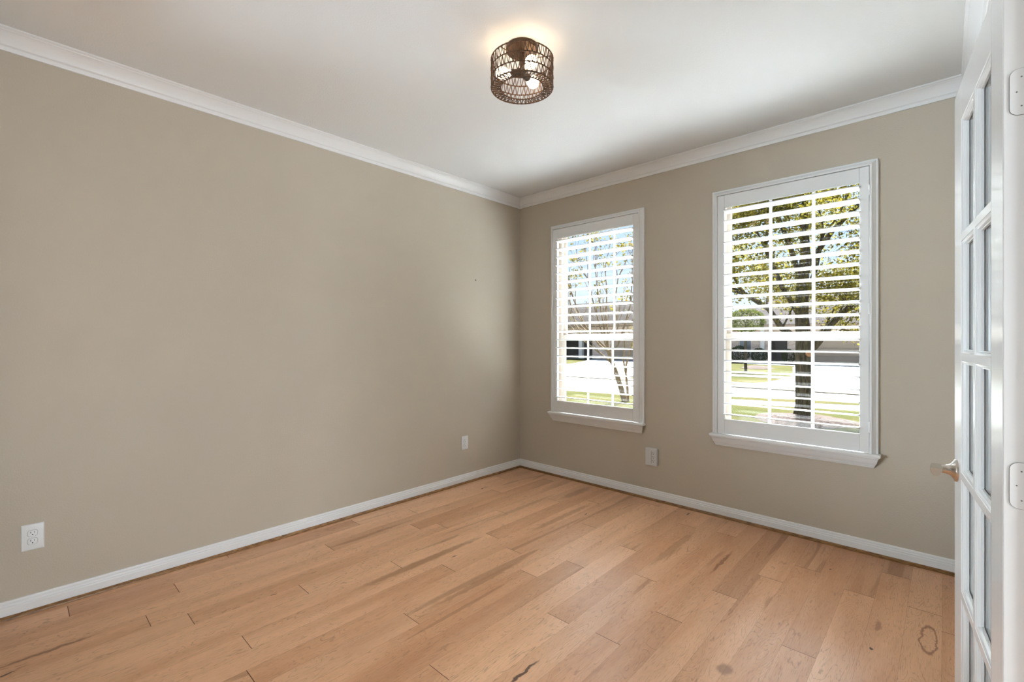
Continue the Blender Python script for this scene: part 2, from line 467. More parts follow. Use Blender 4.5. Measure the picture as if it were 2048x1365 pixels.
# floor of planks: one mesh, boards separated by fine gaps
random.seed(5)
X0, PW = 0.0655, 0.1259
JO = {0: -1.903, 1: -1.497, 2: -0.724, 3: -1.656, 4: -1.516, 5: -1.045, 6: -2.056, 7: -1.396, 8: -1.875, 9: -1.456, 10: -0.81,
      11: -1.608, 12: -1.34, 13: -0.942, 14: -1.831, 15: -1.206, 16: -1.803, 17: -1.467, 18: -1.085, 19: -0.747, 20: -0.482,
      21: -1.33, 22: -0.60, 23: -0.235, 24: -0.58, 25: -0.734, -1: -1.2, 26: -0.3}
DK = {(18, 0): 0.75, (23, 0): 0.95, (22, 0): 0.45, (6, 0): 0.5, (20, 0): 0.35, (0, 2): 0.2, (24, 0): 0.3, (16, 0): 0.25, (15, 0): 0.25}
fl = MB()
fl.cur = 1
fl.quad((-0.1, -8.2, -0.003), (5.2, -8.2, -0.003), (5.2, 0.05, -0.003), (-0.1, 0.05, -0.003))
fl.quad((-3.2, -8.2, -0.003), (-0.1, -8.2, -0.003), (-0.1, YN, -0.003), (-3.2, YN, -0.003))
fl.cur = 0
for row in range(-1, 42):
    x0 = X0 + row * PW; x1 = x0 + PW
    j = JO.get(row, random.uniform(-1.5, 0))
    js = sorted([j + 1.493 * i for i in range(-7, 4) if -8.2 < j + 1.493 * i < 0.04])
    ends = [-8.2] + js + [0.04]
    for i in range(len(ends) - 1):
        a, b = ends[i], ends[i + 1]
        kk = len(ends) - 2 - i
        fl.ccur = (random.random(), random.random(), DK.get((row, kk), 0.0 if random.random() < 0.8 else random.uniform(0.1, 0.35)), 1)
        ga, gb = 0.0013, 0.0013
        fl.quad((x0 + 0.0002, a + ga, 0), (x1 - 0.0002, a + ga, 0), (x1 - 0.0002, b - gb, 0), (x0 + 0.0002, b - gb, 0))
struct(fl, 'floor', [M_floor, M_floorgap], attr=True)

# ceiling
c = MB(); c.box((-0.15, YN - 0.12, H), (XR + 0.12, TB, H + 0.12))
struct(c, 'ceiling', M_ceil)
# left wall
c = MB(); c.box((-0.12, YN - 0.12, -0.05), (0, TB, H))
struct(c, 'wall_left', M_wall)
# back wall with two window openings: a grid of cells with holes
def wall_with_holes(mb, axis, lo, hi, thick0, thick1, holes, z0, z1):
    us = sorted({lo, hi, *[h[0] for h in holes], *[h[1] for h in holes]})
    zs = sorted({z0, z1, *[h[2] for h in holes], *[h[3] for h in holes]})
    def hole(u, z): return any(h[0] < u < h[1] and h[2] < z < h[3] for h in holes)
    def P(u, t, z): return (u, t, z) if axis == 'x' else (t, u, z)
    for i in range(len(us) - 1):
        for j in range(len(zs) - 1):
            uc, zc = (us[i] + us[i + 1]) / 2, (zs[j] + zs[j + 1]) / 2
            if hole(uc, zc): continue
            a, b, p, q = us[i], us[i + 1], zs[j], zs[j + 1]
            for t in (thick0, thick1):
                mb.quad(P(a, t, p), P(b, t, p), P(b, t, q), P(a, t, q))
    for h in holes:
        a, b, p, q = h
        mb.quad(P(a, thick0, p), P(b, thick0, p), P(b, thick1, p), P(a, thick1, p))
        mb.quad(P(a, thick0, q), P(b, thick0, q), P(b, thick1, q), P(a, thick1, q))
        mb.quad(P(a, thick0, p), P(a, thick1, p), P(a, thick1, q), P(a, thick0, q))
        mb.quad(P(b, thick0, p), P(b, thick1, p), P(b, thick1, q), P(b, thick0, q))
    mb.quad(P(lo, thick0, z0), P(lo, thick1, z0), P(lo, thick1, z1), P(lo, thick0, z1))
    mb.quad(P(hi, thick0, z0), P(hi, thick1, z0), P(hi, thick1, z1), P(hi, thick0, z1))
    mb.quad(P(lo, thick0, z1), P(hi, thick0, z1), P(hi, thick1, z1), P(lo, thick1, z1))
    mb.quad(P(lo, thick0, z0), P(hi, thick0, z0), P(hi, thick1, z0), P(lo, thick1, z0))
c = MB(); wall_with_holes(c, 'x', -0.12, XR + 0.12, 0.0, TB, [(*W1, *WZ), (*W2, *WZ)], -0.05, H)
struct(c, 'wall_back', M_wall)
# right wall with the double-door opening
c = MB(); wall_with_holes(c, 'y', YN - 0.12, 0.0, XR, XR + 0.12, [(-3.55, -2.27, -0.01, 2.06)], -0.05, H)
struct(c, 'wall_right', M_wall)
# wall behind the camera; its opening is invented to let fill light in
c = MB(); wall_with_holes(c, 'x', 0.0, XR, YN - 0.12, YN, [(0.20, 1.95, 0.62, 2.50)], -0.05, H)
struct(c, 'wall_near', M_wall)
# unseen entry hall, and a back room made up to carry the fill light
c = MB()
c.quad((-3.2, -8.2, H), (5.2, -8.2, H), (5.2, YN - 0.12, H), (-3.2, YN - 0.12, H))
c.quad((XR + 0.12, YN - 0.12, H), (5.2, YN - 0.12, H), (5.2, 0.1, H), (XR + 0.12, 0.1, H))
struct(c, 'ceiling_hall', M_ceil)
c = MB(); c.box((-3.2, -8.3, -0.05), (5.3, -8.2, H)); struct(c, 'wall_fill_room', M_hall)
c = MB(); c.box((-3.3, -8.3, -0.05), (-3.2, YN, H)); c.box((-3.2, YN - 0.12, -0.05), (-0.12, YN, H)); struct(c, 'wall_fill_room_left', M_hall)
c = MB(); c.box((5.2, -8.3, -0.05), (5.3, 0.1, H)); struct(c, 'wall_hall_right', M_hall)
c = MB(); c.box((XR + 0.12, 0.0, -0.05), (5.3, 0.12, H)); struct(c, 'wall_hall_back', M_hall)

# baseboards (colonial profile), shoe mouldings, crown moulding
BASE = [(0, 0.0), (0.014, 0.0), (0.014, 0.050), (0.0125, 0.0525), (0.0105, 0.054), (0.0105, 0.057), (0.0118, 0.0595), (0.0110, 0.063),
        (0.0075, 0.066), (0.0072, 0.0695), (0.0085, 0.073), (0.0080, 0.078), (0.0055, 0.082), (0.0, 0.083)]
SHOE = [(0.0135, 0.0), (0.030, 0.0), (0.0296, 0.005), (0.0275, 0.010), (0.0235, 0.0145), (0.018, 0.0165), (0.0135, 0.017)]
CROWN = [(0, H - 0.091), (0.0075, H - 0.091), (0.0085, H - 0.0885), (0.0075, H - 0.0865), (0.011, H - 0.073), (0.0135, H - 0.0705), (0.0165, H - 0.0695),
         (0.019, H - 0.067), (0.019, H - 0.0645), (0.0225, H - 0.056), (0.028, H - 0.046), (0.036, H - 0.034), (0.046, H - 0.0235), (0.056, H - 0.016),
         (0.0585, H - 0.0155), (0.0600, H - 0.0125), (0.066, H - 0.0095), (0.071, H - 0.0075), (0.072, H - 0.001), (0, H - 0.0)]
DOORY = -2.245
for nm, prof, m, sm in (('baseboard', BASE, M_trim, 30), ('shoe', SHOE, M_shoe, 60), ('crown', CROWN, M_trim, 28)):
    names = {'baseboard': ('baseboard_left', 'baseboard_back', 'baseboard_right'), 'shoe': ('trim_1', 'trim_2', 'trim_3'), 'crown': ('trim_4', 'trim_5', 'trim_6')}[nm]
    c = MB(); prof_run(c, prof, lambda p, z: (p, YN, z), lambda p, z: (p, -p, z)); struct(c, names[0], m, smooth=sm)
    c = MB(); prof_run(c, prof, lambda p, z: (p, -p, z), lambda p, z: (XR - p, -p, z)); struct(c, names[1], m, smooth=sm)
    ys = YN if nm == 'crown' else DOORY + 0.08
    c = MB(); prof_run(c, prof, lambda p, z: (XR - p, -p, z), lambda p, z: (XR - p, ys, z)); struct(c, names[2], m, smooth=sm)

# ------------------------------------------------------------------ windows (almond vinyl double-hung units in the wall)
def frame_rect(mb, x0, x1, z0, z1, wx, wz, y0, y1, wzt=None):
    wzt = wz if wzt is None else wzt
    mb.box((x0, y0, z0), (x0 + wx, y1, z1)); mb.box((x1 - wx, y0, z0), (x1, y1, z1))
    mb.box((x0 + wx, y0, z0), (x1 - wx, y1, z0 + wz)); mb.box((x0 + wx, y0, z1 - wzt), (x1 - wx, y1, z1))

MEET = 1.345
def window(n, wx):
    x0, x1 = wx; z0, z1 = WZ
    root = base_obj('window_%d' % n, None); root.location = ((x0 + x1) / 2, 0.1, z0); root['kind'] = 'structure'
    ox, oy, oz = root.location
    class L(MB):
        def build(s, *a, **k):
            s.v = [(x - ox, y - oy, z - oz) for x, y, z in s.v]; return MB.build(s, *a, **k)
    c = L(); frame_rect(c, x0 + .001, x1 - .001, z0 + .001, z1 - .001, 0.034, 0.030, 0.075, 0.150); c.build('frame', M_vinyl, root, bevel=0.002)
    a, b = x0 + 0.034, x1 - 0.034
    # lower sash stands nearer the room, upper sash further out
    c = L(); frame_rect(c, a, b, z0 + 0.030, MEET + 0.012, 0.036, 0.045, 0.083, 0.108, 0.036); c.build('lower_sash', M_vinyl, root, bevel=0.003)
    c = L(); frame_rect(c, a, b, MEET - 0.016, z1 - 0.030, 0.032, 0.036, 0.112, 0.137, 0.035); c.build('upper_sash', M_vinyl, root, bevel=0.003)
    ga, gb = a + 0.036, b - 0.036
    c = L(); c.box((ga - .004, 0.094, z0 + 0.07), (gb + .004, 0.098, MEET - 0.020)); c.build('glass_pane', M_glass, root)
    c = L(); c.box((ga - .008, 0.123, MEET + 0.016), (gb + .008, 0.127, z1 - 0.060)); c.build('glass_pane', M_glass, root)
    for q in (1, 2):
        xm = ga + (gb - ga) * q / 3
        c = L(); c.box((xm - .010, 0.088, z0 + 0.075), (xm + .010, 0.0935, MEET - 0.024)); c.build('muntin', M_vinylw, root, bevel=0.0015)
        c = L(); c.box((xm - .010, 0.117, MEET + 0.020), (xm + .010, 0.1225, z1 - 0.065)); c.build('muntin', M_vinylw, root, bevel=0.0015)
    for q in (0.13, 0.83):
        xm = ga + (gb - ga) * q
        c = L()
        c.add([(xm - .035, 0.083, MEET + .012), (xm + .035, 0.083, MEET + .012), (xm + .035, 0.104, MEET + .012), (xm - .035, 0.104, MEET + .012),
               (xm - .018, 0.086, MEET + .024), (xm + .018, 0.086, MEET + .024), (xm + .018, 0.101, MEET + .024), (xm - .018, 0.101, MEET + .024)],
              [(3, 2, 1, 0), (4, 5, 6, 7), (0, 1, 5, 4), (1, 2, 6, 5), (2, 3, 7, 6), (3, 0, 4, 7)])
        c.build('sash_lock', M_vinyl, root, bevel=0.002)
    # inside casing, moulded and standing proud of the wall; outer edge at x0-0.026
    cx0, cx1, cz1 = x0 - 0.0255, x1 + 0.0255, 2.410
    PR = [(0.0, 0.0), (0.0, -0.016), (0.003, -0.019), (0.010, -0.020), (0.013, -0.023), (0.019, -0.027), (0.0235, -0.033), (0.026, -0.0345), (0.0275, -0.039), (0.031, -0.041), (0.038, -0.041), (0.040, -0.039), (0.040, 0.0)]
    c = L()
    c.sweep([[(cx0 + d, y, 0.620) for d, y in PR], [(cx0 + d, y, cz1 - d) for d, y in PR], [(cx1 - d, y, cz1 - d) for d, y in PR], [(cx1 - d, y, 0.620) for d, y in PR]], True, True)
    o = c.build('casing', M_shut, root, smooth=28)
    # stool and moulded apron below it, both mitred back to the wall
    c = L(); c.box((cx0 - 0.012, -0.058, 0.600), (cx1 + 0.012, 0.0, 0.620)); c.build('stool', M_shut, root, bevel=0.005, seg=3)
    AP = [(0.0, 0.600), (0.046, 0.600), (0.045, 0.592), (0.040, 0.588), (0.038, 0.582), (0.033, 0.566), (0.024, 0.552), (0.020, 0.549), (0.019, 0.543), (0.014, 0.538), (0.012, 0.531), (0.0, 0.531)]
    c = L(); c.sweep([[(cx0 - 0.004 + (0.046 - p) * 0.75, -p, z) for p, z in AP], [(cx1 + 0.004 - (0.046 - p) * 0.75, -p, z) for p, z in AP]], True, True)
    c.build('apron', M_shut, root, smooth=28)
    return root
window(1, W1)
window(2, W2)

# ------------------------------------------------------------------ plantation shutters
NL = 20
def louver_mesh(length):
    mb = MB(); w, th = 0.0445, 0.0055; seg = 20
    def ring(x, k):
        pts = []
        for i in range(seg):
            a = 2 * PI * i / seg
            yy = math.cos(a); zz = math.sin(a)
            pts.append((x, w * k * math.copysign(abs(yy) ** 0.8, yy), th * k * math.copysign(abs(zz) ** 0.9, zz)))
        return pts
    mb.sweep([ring(-length / 2, 0.97), ring(-length / 2 + .0012, 1.0), ring(length / 2 - .0012, 1.0), ring(length / 2, 0.97)], True, True)
    return mb
TILTS = {}
def shutter(wx, hinge_side, label):
    x0 = wx[0] + 0.0155; x1 = wx[1] - 0.0155
    z0, z1 = 0.6225, 2.3685
    yb, yf = -0.008, -0.036           # back and front faces of the panel
    root = thing('window_shutter', label, 'shutter', ((x0 + x1) / 2, yf, z0))
    ox, oy, oz = root.location
    class L(MB):
        def build(s, *a, **k):
            s.v = [(x - ox, y - oy, z - oz) for x, y, z in s.v]; return MB.build(s, *a, **k)
    SW = 0.0495
    g = 0.0016
    for a, b in ((x0 + g, x0 + SW), (x1 - SW, x1 - g)):
        c = L(); c.box((a, yb, z0 + g), (b, yf, z1 - g)); c.build('stile', M_shut, root, bevel=0.0025)
    zo0, zo1 = 0.732, 2.279
    c = L(); c.box((x0 + SW + .0004, yb, z0 + g), (x1 - SW - .0004, yf, zo0)); c.build('bottom_rail', M_shut, root, bevel=0.0025)
    c = L(); c.box((x0 + SW + .0004, yb, zo1), (x1 - SW - .0004, yf, z1 - g)); c.build('top_rail', M_shut, root, bevel=0.0025)
    length = (x1 - x0) - 2 * SW - 0.0004
    me0 = None
    for i in range(NL):
        zc = 0.7675 + i * (2.2465 - 0.7675) / (NL - 1)
        if me0 is None:
            o = louver_mesh(length).build('louver', M_shut, root, smooth=40); me0 = o.data
        else:
            o = base_obj('louver', me0, root)
        o.location = ((x0 + x1) / 2 - ox, -0.022 - oy, zc - oz)
        o.rotation_euler = (math.radians(-6.0 + random.uniform(-0.8, 0.8)), 0, 0)
    hx = x0 - 0.001 if hinge_side < 0 else x1 + 0.001
    for hz in (0.78, 1.50, 2.22):
        c = L(); c.tube([(hx, yf - 0.003, hz - 0.032), (hx, yf - 0.003, hz + 0.032)], 0.0042, 10)
        c.box((hx - 0.011, yf - 0.0012, hz - 0.030), (hx + 0.011, yf + 0.002, hz + 0.030))
        c.build('hinge', M_shut, root, smooth=40)
    return root
random.seed(3)
shutter(W1, -1, 'white louvered shutter on the window nearer the room corner, bare-branched tree behind it')
shutter(W2, 1, 'white louvered shutter on the window nearer the glass door, leafy tree behind it')

# ------------------------------------------------------------------ french door leaf folded back against the right wall
DW, DT = 0.62, 0.035
ang = math.atan2(0.9950, -0.0999)
door = base_obj('door_1', None)
door.location = (3.307, -2.2615, 0.012)
door.rotation_euler = (0, 0, ang)
tag(door, 'white ten-pane glass door leaf folded back against the right wall', 'door', kind='structure')
# local: x along the leaf from the hinge edge, y = 0 room face, y = -DT wall face, z up
Z1 = 2.023
SN, SF = 0.107, 0.118
VR0, VR1 = 0.246, 1.920
for a, b in ((0, SN), (DW - SF, DW)):
    c = MB(); c.box((a, 0, 0), (b, -DT, Z1)); c.build('stile', M_door, door, bevel=0.0018)
c = MB(); c.box((SN, 0, VR1), (DW - SF, -DT, Z1)); c.build('top_rail', M_door, door)
c = MB(); c.box((SN, 0, 0), (DW - SF, -DT, VR0)); c.build('bottom_rail', M_door, door)
mu = 0.0085
um = (SN + DW - SF) / 2
c = MB(); c.box((um - mu, 0, VR0), (um + mu, -DT, VR1)); c.build('muntin', M_door, door)
rows = 5
pitch = (VR1 - VR0) / rows
for r in range(1, rows):
    zc = VR0 + r * pitch
    for a, b in ((SN, um - mu), (um + mu, DW - SF)):
        c = MB(); c.box((a, 0, zc - mu), (b, -DT, zc + mu)); c.build('muntin', M_door, door)
STK = [(0.0, 0.0), (0.0015, 0.0), (0.0025, 0.0015), (0.0055, 0.0022), (0.0085, 0.0045), (0.0100, 0.0080), (0.0105, 0.0095), (0.0125, 0.0100), (0.0130, 0.0140), (0.0130, 0.0150)]
for r in range(rows):
    za = VR0 + r * pitch + (mu if r else 0); zb = VR0 + (r + 1) * pitch - (mu if r < rows - 1 else 0)
    for a, b in ((SN, um - mu), (um + mu, DW - SF)):
        c = MB()
        for side in (0, 1):
            rings = []
            for d, n in STK:
                y = -n if side == 0 else -DT + n
                rings.append([(a + d, y, za + d), (b - d, y, za + d), (b - d, y, zb - d), (a + d, y, zb - d)])
            c.sweep(rings, True, False)
        bead = c.build('glazing_bead', M_door, door, smooth=25)
        c = MB(); c.box((a + .008, -DT / 2 - .0015, za + .008), (b - .008, -DT / 2 + .0015, zb - .008)); c.build('glass_pane', M_dglass, door)
# painted hinge leaves let into the hinge edge, with their screw holes
for zc, nm in ((1.776, 0), (1.017, 1), (0.27, 2)):
    c = MB(); hh, wd, R = 0.0445, 0.026, 0.014
    def outline(gr):
        pts = []
        y0 = -DT - 0.001; y1 = -DT + wd + gr
        for i in range(7):
            t = PI / 2 * i / 6
            pts.append((y1 - R - gr + (R + gr) * math.sin(t), zc + hh + gr - (R + gr) * (1 - math.cos(t))))
        for i in range(7):
            t = PI / 2 * i / 6
            pts.append((y1 - (R + gr) * (1 - math.cos(t)), zc - hh - gr + (R + gr) * (1 - math.sin(t))))
        return [(y0, zc - hh - gr)] + [(y0, zc + hh + gr)] + pts
    for gr, xx, mi in ((0.0007, -0.0006, 1), (0.0, -0.0016, 0)):
        c.cur = mi
        pts = outline(gr)
        n = len(pts)
        c.add([(xx, y, z) for y, z in pts] + [(0.001, y, z) for y, z in pts], [tuple(range(n))] + [(i, (i + 1) % n, n + (i + 1) % n, n + i) for i in range(n)])
    c.cur = 1
    for sy, sz in ((-DT + 0.010, 0.028), (-DT + 0.0165, 0.0), (-DT + 0.010, -0.028)):
        c.lathe([(0.0, 0.0), (0.0014, 0.0), (0.0014, 0.0004), (0, 0.0004)], (-0.0016, sy, zc + sz), (-1, 0, 0), 12, False)
    h = c.build('hinge_leaf', [M_door, M_gap], door)
    b = MB(); b.tube([(-0.004, -DT - 0.0055, zc - hh), (-0.004, -DT - 0.0055, zc + hh)], 0.006, 14); b.build('hinge_barrel', M_nickel, h, smooth=40)
# lever handle on the room face
hx, hz = DW - 0.052, 0.916
hd = MB(); hd.lathe([(0.0, 0), (0.0330, 0), (0.0330, 0.003), (0.0315, 0.0065), (0.025, 0.010), (0.0185, 0.014), (0.0145, 0.020), (0.0130, 0.027), (0.0128, 0.040), (0.0, 0.040)], (hx, 0.0, hz), (0, 1, 0), 36, False)
handle = hd.build('door_handle', M_nickel, door, smooth=35)
handle['label'] = 'satin nickel lever handle on round rosette'
lv = MB()
rings = []
def dsec(x, w, hgt, yc, zt):
    pts = []
    for i in range(5): pts.append((x, yc + w / 2 - w * i / 4, zt))
    for i in range(1, 12):
        t = PI * i / 12
        pts.append((x, yc - w / 2 * math.cos(t), zt - hgt * math.sin(t) ** 0.9))
    return pts
LV = [(0.012, 0.014, 0.019, 0.043, 0.010), (0.006, 0.019, 0.024, 0.044, 0.0125), (0.0, 0.0215, 0.0260, 0.0455, 0.0135), (-0.015, 0.0235, 0.0255, 0.0475, 0.0135),
      (-0.035, 0.0255, 0.0245, 0.0495, 0.0135), (-0.052, 0.027, 0.0240, 0.0510, 0.0135), (-0.064, 0.0275, 0.0240, 0.0515, 0.0135), (-0.068, 0.0255, 0.0225, 0.0515, 0.0128)]
for x, w, hg, yc, zt in LV: rings.append(dsec(hx + x, w, hg, yc, hz + zt))
lv.sweep(rings, True, True)
lv.build('lever', M_nickel, handle, smooth=40)
b = MB(); b.lathe([(0.0, 0), (0.0133, 0), (0.0133, 0.002), (0.0, 0.002)], (hx, 0.0355, hz), (0, 1, 0), 24, False); b.build('collar', M_nickel, handle, smooth=30)

# ------------------------------------------------------------------ woven ceiling lamp
LX, LY = 1.694, -1.8646
ZB, ZT, RR, RI = 2.554, 2.692, 0.152, 0.106
lamp = thing('ceiling_lamp', 'round flush ceiling lamp with brown woven rope drum shade and three lit bulbs', 'ceiling lamp', (LX, LY, H))
def lz(z): return z - H
c = MB(); c.lathe([(0.0, 0), (0.080, 0), (0.080, -0.016), (0.076, -0.020), (0.030, -0.023), (0.012, -0.026), (0.011, lz(2.645)), (0.024, lz(2.643)), (0.026, lz(2.618)), (0.0, lz(2.616))], (0, 0, 0), (0, 0, 1), 40, False)
c.build('canopy', M_bronze, lamp, smooth=35)
def ring_pts(r, z, n=64): return [(r * math.cos(2 * PI * i / n), r * math.sin(2 * PI * i / n), z) for i in range(n)]
shade = MB()
tiers = [lz(ZT), lz(ZT - 0.046), lz(ZT - 0.092), lz(ZB)]
for i, z in enumerate(tiers): shade.tube(ring_pts(RR, z), 0.0030 if i in (0, 3) else 0.0024, 6, closed=True)
shade.tube(ring_pts(RI, lz(ZB)), 0.0028, 6, closed=True)
wf = shade.build('shade_frame', M_rope, lamp, smooth=60)
random.seed(11)
def weave(name, r0, z0, r1, z1, n, rad):
    mb = MB()
    for i in range(n):
        a0 = 2 * PI * (i + random.uniform(-.12, .12)) / n
        a1 = a0 + 2 * PI / n * 0.5
        a2 = a0 + 2 * PI / n
        for b0, b1 in ((a0, a1), (a2 - 2 * PI / n * 0.12, a1 + 2 * PI / n * 0.08)):
            p = Vector((r0 * math.cos(b0), r0 * math.sin(b0), z0)); q = Vector((r1 * math.cos(b1), r1 * math.sin(b1), z1))
            mb.tube([p, q], rad * random.uniform(0.85, 1.2), 5, caps=False)
    # the cord wraps over both wires
    for i in range(n * 2):
        a = 2 * PI * (i + random.uniform(-.2, .2)) / (n * 2)
        for r, z in ((r0, z0), (r1, z1)):
            if i % 2 == (0 if (r, z) == (r0, z0) else 1):
                d = Vector((-math.sin(a), math.cos(a), 0)) * 0.0022
                p = Vector((r * math.cos(a), r * math.sin(a), z))
                mb.tube([p - d, p + d], 0.0036, 6)
    return mb.build(name, M_rope, lamp, smooth=60)
for i in range(3): weave('shade_weave', RR, tiers[i], RR, tiers[i + 1], 42, 0.0019)
weave('shade_rim_weave', RR, lz(ZB), RI, lz(ZB), 46, 0.0021)
# struts that hang the drum from the canopy
c = MB()
for kq in range(3):
    a = 0.5 + kq * 2 * PI / 3
    c.tube([(0.011 * math.cos(a), 0.011 * math.sin(a), lz(2.697)), (RR * math.cos(a), RR * math.sin(a), lz(ZT))], 0.0022, 6)
c.build('shade_strut', M_bronze, lamp, smooth=50)
# three bulbs on arms: offsets along (view forward, view right) turned into world directions
fwv = Vector((-0.6818, 0.7316, 0)); rtv = Vector((0.7316, 0.6818, 0))
for of, ol in ((-0.085, 0.040), (0.004, -0.095), (0.080, 0.056)):
    d = (fwv * of + rtv * ol); dist = d.length; d.normalize()
    zb_ = lz(2.630)
    s = MB(); s.lathe([(0.0, 0), (0.0165, 0), (0.0175, 0.006), (0.0175, 0.034), (0.0, 0.034)], d * 0.020 + Vector((0, 0, zb_)), d, 20, False)
    sock = s.build('socket', M_socket, lamp, smooth=35)
    b = MB()
    b.lathe([(0.012, 0.030), (0.0135, 0.040), (0.020, 0.054), (0.0275, 0.068), (0.0305, 0.082), (0.0285, 0.096), (0.0215, 0.107), (0.011, 0.113), (0.0, 0.1145)], d * (0.020 - 0.004) + Vector((0, 0, zb_)), d, 24, False)
    b.build('bulb', M_bulb, sock, smooth=80)

# ------------------------------------------------------------------ outlets
def duplex_outlet(name, label, loc, rotz, group=None):
    """local: x across, y out of the wall (negative = into the room), z up; plate 0.0795 x 0.124"""
    root = thing(name, label, 'outlet', loc, rotz)
    w, h = 0.0397, 0.062
    c = MB()
    def rr(s, y): return [(-w + s, y, -h + s), (w - s, y, -h + s), (w - s, y, h - s), (-w + s, y, h - s)]
    c.sweep([rr(0, 0), rr(0, -0.0025), rr(0.0035, -0.0060), rr(0.006, -0.0066)], True, True)
    c.build('cover_plate', M_plate, root, smooth=25)
    for zc in (0.0195, -0.0195):
        r = MB()
        pts = []
        for i in range(28):
            a = 2 * PI * i / 28
            pts.append((max(-0.0172, min(0.0172, 0.0185 * math.cos(a))), max(-0.0142, min(0.0142, 0.0185 * math.sin(a)))))
        r.sweep([[(x, -0.006, zc + z) for x, z in pts], [(x, -0.0085, zc + z) for x, z in pts], [(x * .93, -0.0092, zc + z * .93) for x, z in pts]], True, True)
        rec = r.build('receptacle', M_plate, root, smooth=30)
        s = MB()
        s.box((-0.0073, -0.0089, zc + 0.0005), (-0.0053, -0.00935, zc + 0.0085)); s.box((0.0053, -0.0089, zc + 0.0012), (0.0071, -0.00935, zc + 0.0078))
        s.add([(x, -0.00935, zc - 0.0065 + z) for x, z in [(0.0026 * math.cos(2 * PI * i / 12), 0.0026 * math.sin(2 * PI * i / 12)) for i in range(12)]], [tuple(range(12))])
        s.build('slots', M_dark, rec)
        g = MB()
        g.sweep([[(x * 1.05, -0.00665, zc + z * 1.06) for x, z in pts], [(x * 1.0, -0.0067, zc + z * 1.0) for x, z in pts]], True, False)
        g.build('gap', M_gap, rec)
    s = MB(); s.lathe([(0, 0), (0.0028, 0), (0.0026, 0.0010), (0, 0.0012)], (0, -0.0066, 0), (0, -1, 0), 14, False); s.build('screw', M_plate, root, smooth=40)
    return root
# wall_left faces +x: local -y must point to +x
duplex_outlet('wall_outlet', 'white double outlet on the left wall, close to the left edge of the photo', (0.0, -3.5145, 0.3595), PI / 2)
duplex_outlet('wall_outlet', 'small-looking white double outlet on the left wall near the room corner', (0.0, -0.757, 0.3685), PI / 2)

ext = thing('outlet_extender', 'grey outlet extender box with three sockets below the two windows', 'outlet extender', (1.466, 0.0, 0.355))
c = MB(); c.box((-0.050, 0.0, -0.070), (0.050, -0.034, 0.070)); c.build('body', M_grey, ext, bevel=0.005, seg=3)
c = MB(); c.box((0.006, -0.0338, -0.050), (0.040, -0.0356, 0.050)); fp = c.build('socket_panel', M_grey, ext, bevel=0.0015)
c = MB(); c.box((0.0035, -0.0338, -0.0515), (0.0060, -0.0344, 0.0515)); c.build('panel_groove', M_gap, ext)
for zc in (0.034, 0.002, -0.030):
    s = MB()
    s.box((0.0155, -0.0352, zc), (0.0180, -0.0360, zc + 0.0085)); s.box((0.0275, -0.0352, zc), (0.0300, -0.0360, zc + 0.0080))
    s.add([(0.0225 + 0.0029 * math.cos(2 * PI * i / 12), -0.0360, zc - 0.0075 + 0.0029 * math.sin(2 * PI * i / 12)) for i in range(12)], [tuple(range(12))])
    s.build('slots', M_dark, fp)
c = MB(); c.lathe([(0, 0), (0.0022, 0), (0.0018, 0.0008), (0, 0.001)], (-0.006, -0.034, 0.050), (0, -1, 0), 12, False); c.build('indicator_light', M_plate, ext)

c = MB(); c.lathe([(0, 0), (0.0035, 0), (0.0035, 0.003), (0.0055, 0.0035), (0.005, 0.006), (0, 0.007)], (0, 0, 0), (1, 0.0, 0.25), 12, False)
nail = c.build('wall_nail', M_dark, None, smooth=40); nail.location = (-0.0005, -0.621, 1.870)
tag(nail, 'tiny dark nail in the left wall, high up near the corner', 'nail')

# ------------------------------------------------------------------ outside: ground
ZG = -0.35
def patch(name, pts, z, m, thick=0.05):
    c = MB(); n = len(pts)
    c.add([(x, y, z) for x, y in pts] + [(x, y, z - thick) for x, y in pts], [tuple(range(n)), tuple(range(2 * n - 1, n - 1, -1))] + [(i, n + i, n + (i + 1) % n, (i + 1) % n) for i in range(n)])
    return struct(c, name, m)
patch('ground', [(-70, 0.16), (40, 0.16), (40, 80), (-70, 80)], ZG - 0.03, M_grass)
patch('lawn', [(-30, 0.16), (25, 0.16), (25, 10.0), (1.6, 9.9), (-0.7, 9.35), (-5.5, 8.85), (-30, 8.0)], ZG, M_grass)
patch('sidewalk', [(-30, 8.02), (-5.5, 8.87), (-0.7, 9.37), (1.6, 9.92), (25, 10.02), (25, 11.0), (1.6, 11.0), (-1.0, 10.2), (-6, 9.3), (-30, 8.8)], ZG, M_concrete)
patch('grass_strip', [(-3.2, 9.83), (-1.0, 10.24), (1.6, 11.05), (25, 11.1), (25, 11.9), (1.6, 11.7), (-1.2, 10.85), (-3.6, 10.2)], ZG, M_grass)
patch('street', [(-50, 8.85), (-6, 9.35), (-3.2, 9.83), (-3.6, 10.2), (-1.2, 10.85), (1.6, 11.7), (25, 11.9), (25, 14.6), (-6, 13.6), (-50, 12.8)], ZG - 0.015, M_road)
patch('curb', [(-50, 12.8), (-6, 13.6), (25, 14.6), (25, 15.3), (-6, 14.35), (-50, 13.7)], ZG + 0.02, M_curb, 0.12)
